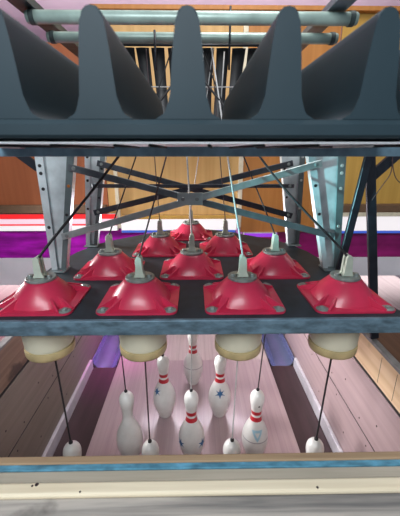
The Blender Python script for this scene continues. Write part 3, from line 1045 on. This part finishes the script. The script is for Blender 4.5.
for x, m, lb in ((-0.535, 'rail', 'dark green top rail running back on the left'), (0.485, 'railblue', 'blue grey top rail running back on the right')):
    t = thing('top_rail', lb, 'rail', (x, 0.55, 1.834), 'rails on top of the pipes')
    obj('flange', bx(-0.03, 0.03, -0.5, 0.5, 0, 0.004, 0.001), M[m], t)
    obj('web', bx(-0.003, 0.003, -0.5, 0.5, 0.0042, 0.05, 0.001), M[m], t)

straps = [(-0.318, -0.285, 0.056), (-0.257, -0.228, 0.054), (-0.197, -0.172, 0.053), (-0.135, -0.117, 0.054), (-0.066, -0.058, 0.056), (0.003, 0.0, 0.055), (0.068, 0.060, 0.053), (0.131, 0.116, 0.054), (0.196, 0.172, 0.055), (0.260, 0.228, 0.054)]
nth = ['leftmost', 'second from left', 'third from left', 'fourth from left', 'fifth from left', 'fifth from right', 'fourth from right', 'third from right', 'second from right', 'rightmost']
for (xa, xb, w), nm in zip(straps, nth):
    bm = bmesh.new()
    rows = []
    N = 12
    for q in range(N + 1):
        f = q/N
        x = xa + (xb - xa)*f
        yy = 0.60 + 0.02*math.sin(f*PI)
        z = 1.79 - f*0.33
        ww = w*(1 - 0.15*math.sin(f*PI))
        bow = 0.006
        rows.append([bm.verts.new((x + ww*(j/4 - 0.5), yy - bow*(1 - (j/2 - 1)**2), z)) for j in range(5)])
    back = [[bm.verts.new(v.co + Vector((0, 0.004, 0))) for v in r] for r in rows]
    for q in range(N):
        for j in range(4):
            bm.faces.new((rows[q][j], rows[q][j + 1], rows[q + 1][j + 1], rows[q + 1][j]))
            bm.faces.new((back[q][j], back[q + 1][j], back[q + 1][j + 1], back[q][j + 1]))
        for j in (0, 4):
            bm.faces.new((rows[q][j], rows[q + 1][j], back[q + 1][j], back[q][j]))
    for q in (0, N):
        for j in range(4):
            bm.faces.new((rows[q][j], back[q][j], back[q][j + 1], rows[q][j + 1]))
    o = obj('rubber_strap', bm, M['strap'], None, 40)
    tag(o, 'black rubber strap hanging behind the rear pipe, %s of the row' % nm, 'strap', 'black straps behind the rear pipe')
hz = thing('strap_rod', 'thin black rod holding the straps just below the rear pipe', 'rod', (0, 0.5885, 1.797))
bm = lathe([(0, -0.42), (0.005, -0.42), (0.005, 0.42), (0, 0.42)], 10)
bmesh.ops.transform(bm, matrix=Matrix.Rotation(PI/2, 4, 'Y'), verts=bm.verts)
obj('rod', bm, M['black'], hz, True)
o = obj('guide_wire', tube([(-0.30, 0.575, at(200, 87, .575).z), (0.30, 0.575, at(200, 87, .575).z)], 0.0022, 8), M['cordwhite'], None, True)
tag(o, 'thin level grey wire across the black straps', 'wire')
for x, m, lb in ((at(200, 70, .57).x, 'cordwhite', 'left'), (at(221, 70, .57).x, 'cordwhite', 'right')):
    o = obj('hanging_rope', tube([(x, 0.568, 1.55), (x + 0.012, 0.568, 1.77)], 0.0028, 8), M[m], None, True)
    tag(o, 'short pale upright cord on the %s in front of the black straps' % lb, 'cord', 'short upright cords')
# thin upright rods clipped to the pipes
for u, lb in ((156, 'left'), (229, 'right')):
    a = at(u, 70, 0.482)
    b = at(u, 30 if u < 200 else 6, 0.482)
    o = obj('upright_rod', tube([a, Vector((a.x, a.y, b.z))], 0.0042, 8), M['black'], None, True)
    tag(o, 'thin black upright rod crossing the rear pipe on the %s' % lb, 'rod', 'upright rods at the pipes')

# ------------------------------------------------------------------ wooden front beam in the foreground
def slab(name, y0, y1, z0, z1, m, label, bev=0.003, cat='board'):
    o = obj(name, bx(-0.95, 0.95, y0, y1, z0, z1, bev), M[m])
    return tag(o, label, cat)


ZB = 0.80
slab('rear_board', -0.4345, -0.4165, FZ + .0005, ZB + 0.002, 'tanwood', 'tan wooden board edge nearest the pins, behind the blue trim')
slab('metal_trim', -0.4475, -0.435, 0.70, ZB + 0.001, 'trim', 'worn sky blue metal trim strip along the front boards', 0.0015, 'trim strip')
slab('front_board', -0.4730, -0.4480, FZ + .0005, ZB - 0.001, 'greywood2', 'grey beige board between the blue trim and the cream board', 0.002)
cream = slab('front_board', -0.4985, -0.4735, FZ + .0005, ZB + 0.004, 'litwood', 'board edge painted cream as lit in front of the grey plank', 0.004)
for kx, ky, kr in ((-0.285, -0.4785, .004), (-0.292, -0.481, .0025), (-0.20, -0.4935, .0022), (0.235, -0.4925, .0028)):
    obj('knot', lathe([(0, 0.0002), (kr*0.8, 0.0002), (kr, -0.0004), (0, -0.0004)], 10, off=(kx, ky, ZB + 0.0041)), M['nail'], cream)
slab('plank_bearer', -0.72, -0.66, FZ + .0005, 0.7195, 'brown', 'brown bearer board under the front edge of the grey plank')
slab('front_plank', -0.76, -0.499, 0.72, ZB - 0.002, 'greywood', 'weathered grey wooden plank along the bottom edge, nearest of all', 0.004, 'plank')

# ------------------------------------------------------------------ light
def area(name, loc, target, sx, sy, col, e, spread=180):
    l = bpy.data.lights.new(name, 'AREA')
    l.shape = 'RECTANGLE'
    l.size, l.size_y = sx, sy
    l.energy = e
    l.color = col
    l.spread = math.radians(spread)
    o = bpy.data.objects.new(name, l)
    C.objects.link(o)
    o.location = loc
    o.rotation_euler = (Vector(target) - Vector(loc)).to_track_quat('-Z', 'Y').to_euler()
    return o


area('daylight_key', (-0.35, -1.85, 2.35), (0, 0.1, 0.8), 1.4, 0.9, (0.92, 0.96, 1.0), 52)
area('overhead_fill', (0.35, 0.45, 3.0), (0.2, 0.35, 0), 1.1, 0.6, (1.0, 0.96, 0.96), 20)
area('pin_light', (0, 1.34, 0.86), (0, 0.2, 0.2), 0.9, 0.06, (1.0, 0.88, 1.0), 6.5)
for x in (-2.9, 0, 2.9):
    area('magenta_wash', (x, 4.5, 1.2), (x, 4.5, 0), 2.6, 1.1, (0.65, 0.0, 0.72) if x < 1 else (0.8, 0.01, 0.5), 8 if x < 1 else 6, 60)
area('white_wash', (0, 6.5, 3.0), (0, 7.0, 0), 5, 0.8, (1, .95, 1), 6, 90)
area('pink_wash', (-1.7, 1.5, 0.80), (-1.7, 1.4, 0), 0.9, 0.1, (1, .06, .25), 11)
area('lane_wash', (0.3, 2.0, 1.9), (0.3, 2.6, 0), 5.5, 0.2, (1, .95, 1), 34, 45)
area('panel_light', (0, 0.75, 2.5), (0, 1.42, 1.3), 2.8, 0.2, (1.0, 0.86, 0.6), 4)
area('ceiling_wash', (0, 3.2, 2.2), (0, 5.0, 3.2), 5, 1, (1.0, .84, .93), 50)


def spot(name, loc, target, angle, col, e, blend=0.4, size=0.05):
    l = bpy.data.lights.new(name, 'SPOT')
    l.energy = e
    l.color = col
    l.spot_size = math.radians(angle)
    l.spot_blend = blend
    l.shadow_soft_size = size
    o = bpy.data.objects.new(name, l)
    C.objects.link(o)
    o.location = loc
    o.rotation_euler = (Vector(target) - Vector(loc)).to_track_quat('-Z', 'Y').to_euler()
    return o


spot('cyan_spot', (-1.6, -0.9, 1.25), (0.44, 0.26, 1.20), 9, (0.40, 0.95, 1.0), 330)
area('added_side_fill', (-1.65, 0.95, 1.22), (0.72, 0.62, 0.42), 0.5, 0.3, (1.0, 0.96, 0.95), 16, 70)  # added unseen light, brightens the right wall and the pins
area('added_gutter_pink', (-0.50, 1.37, 0.80), (-0.62, 1.22, -0.05), 0.10, 0.03, (1.0, 0.1, 0.75), 1.1, 60)  # added unseen light for the pink stripe in the left gutter

w = bpy.data.worlds.new('world')
S.world = w
w.use_nodes = True
bg = w.node_tree.nodes['Background']
bg.inputs['Color'].default_value = (0.62, 0.72, 0.85, 1)
bg.inputs['Strength'].default_value = 0.18

vs = S.view_settings
vs.view_transform = 'Standard'
vs.look = 'None'
vs.exposure = 0.0
vs.gamma = 1.0
vs.use_curve_mapping = False
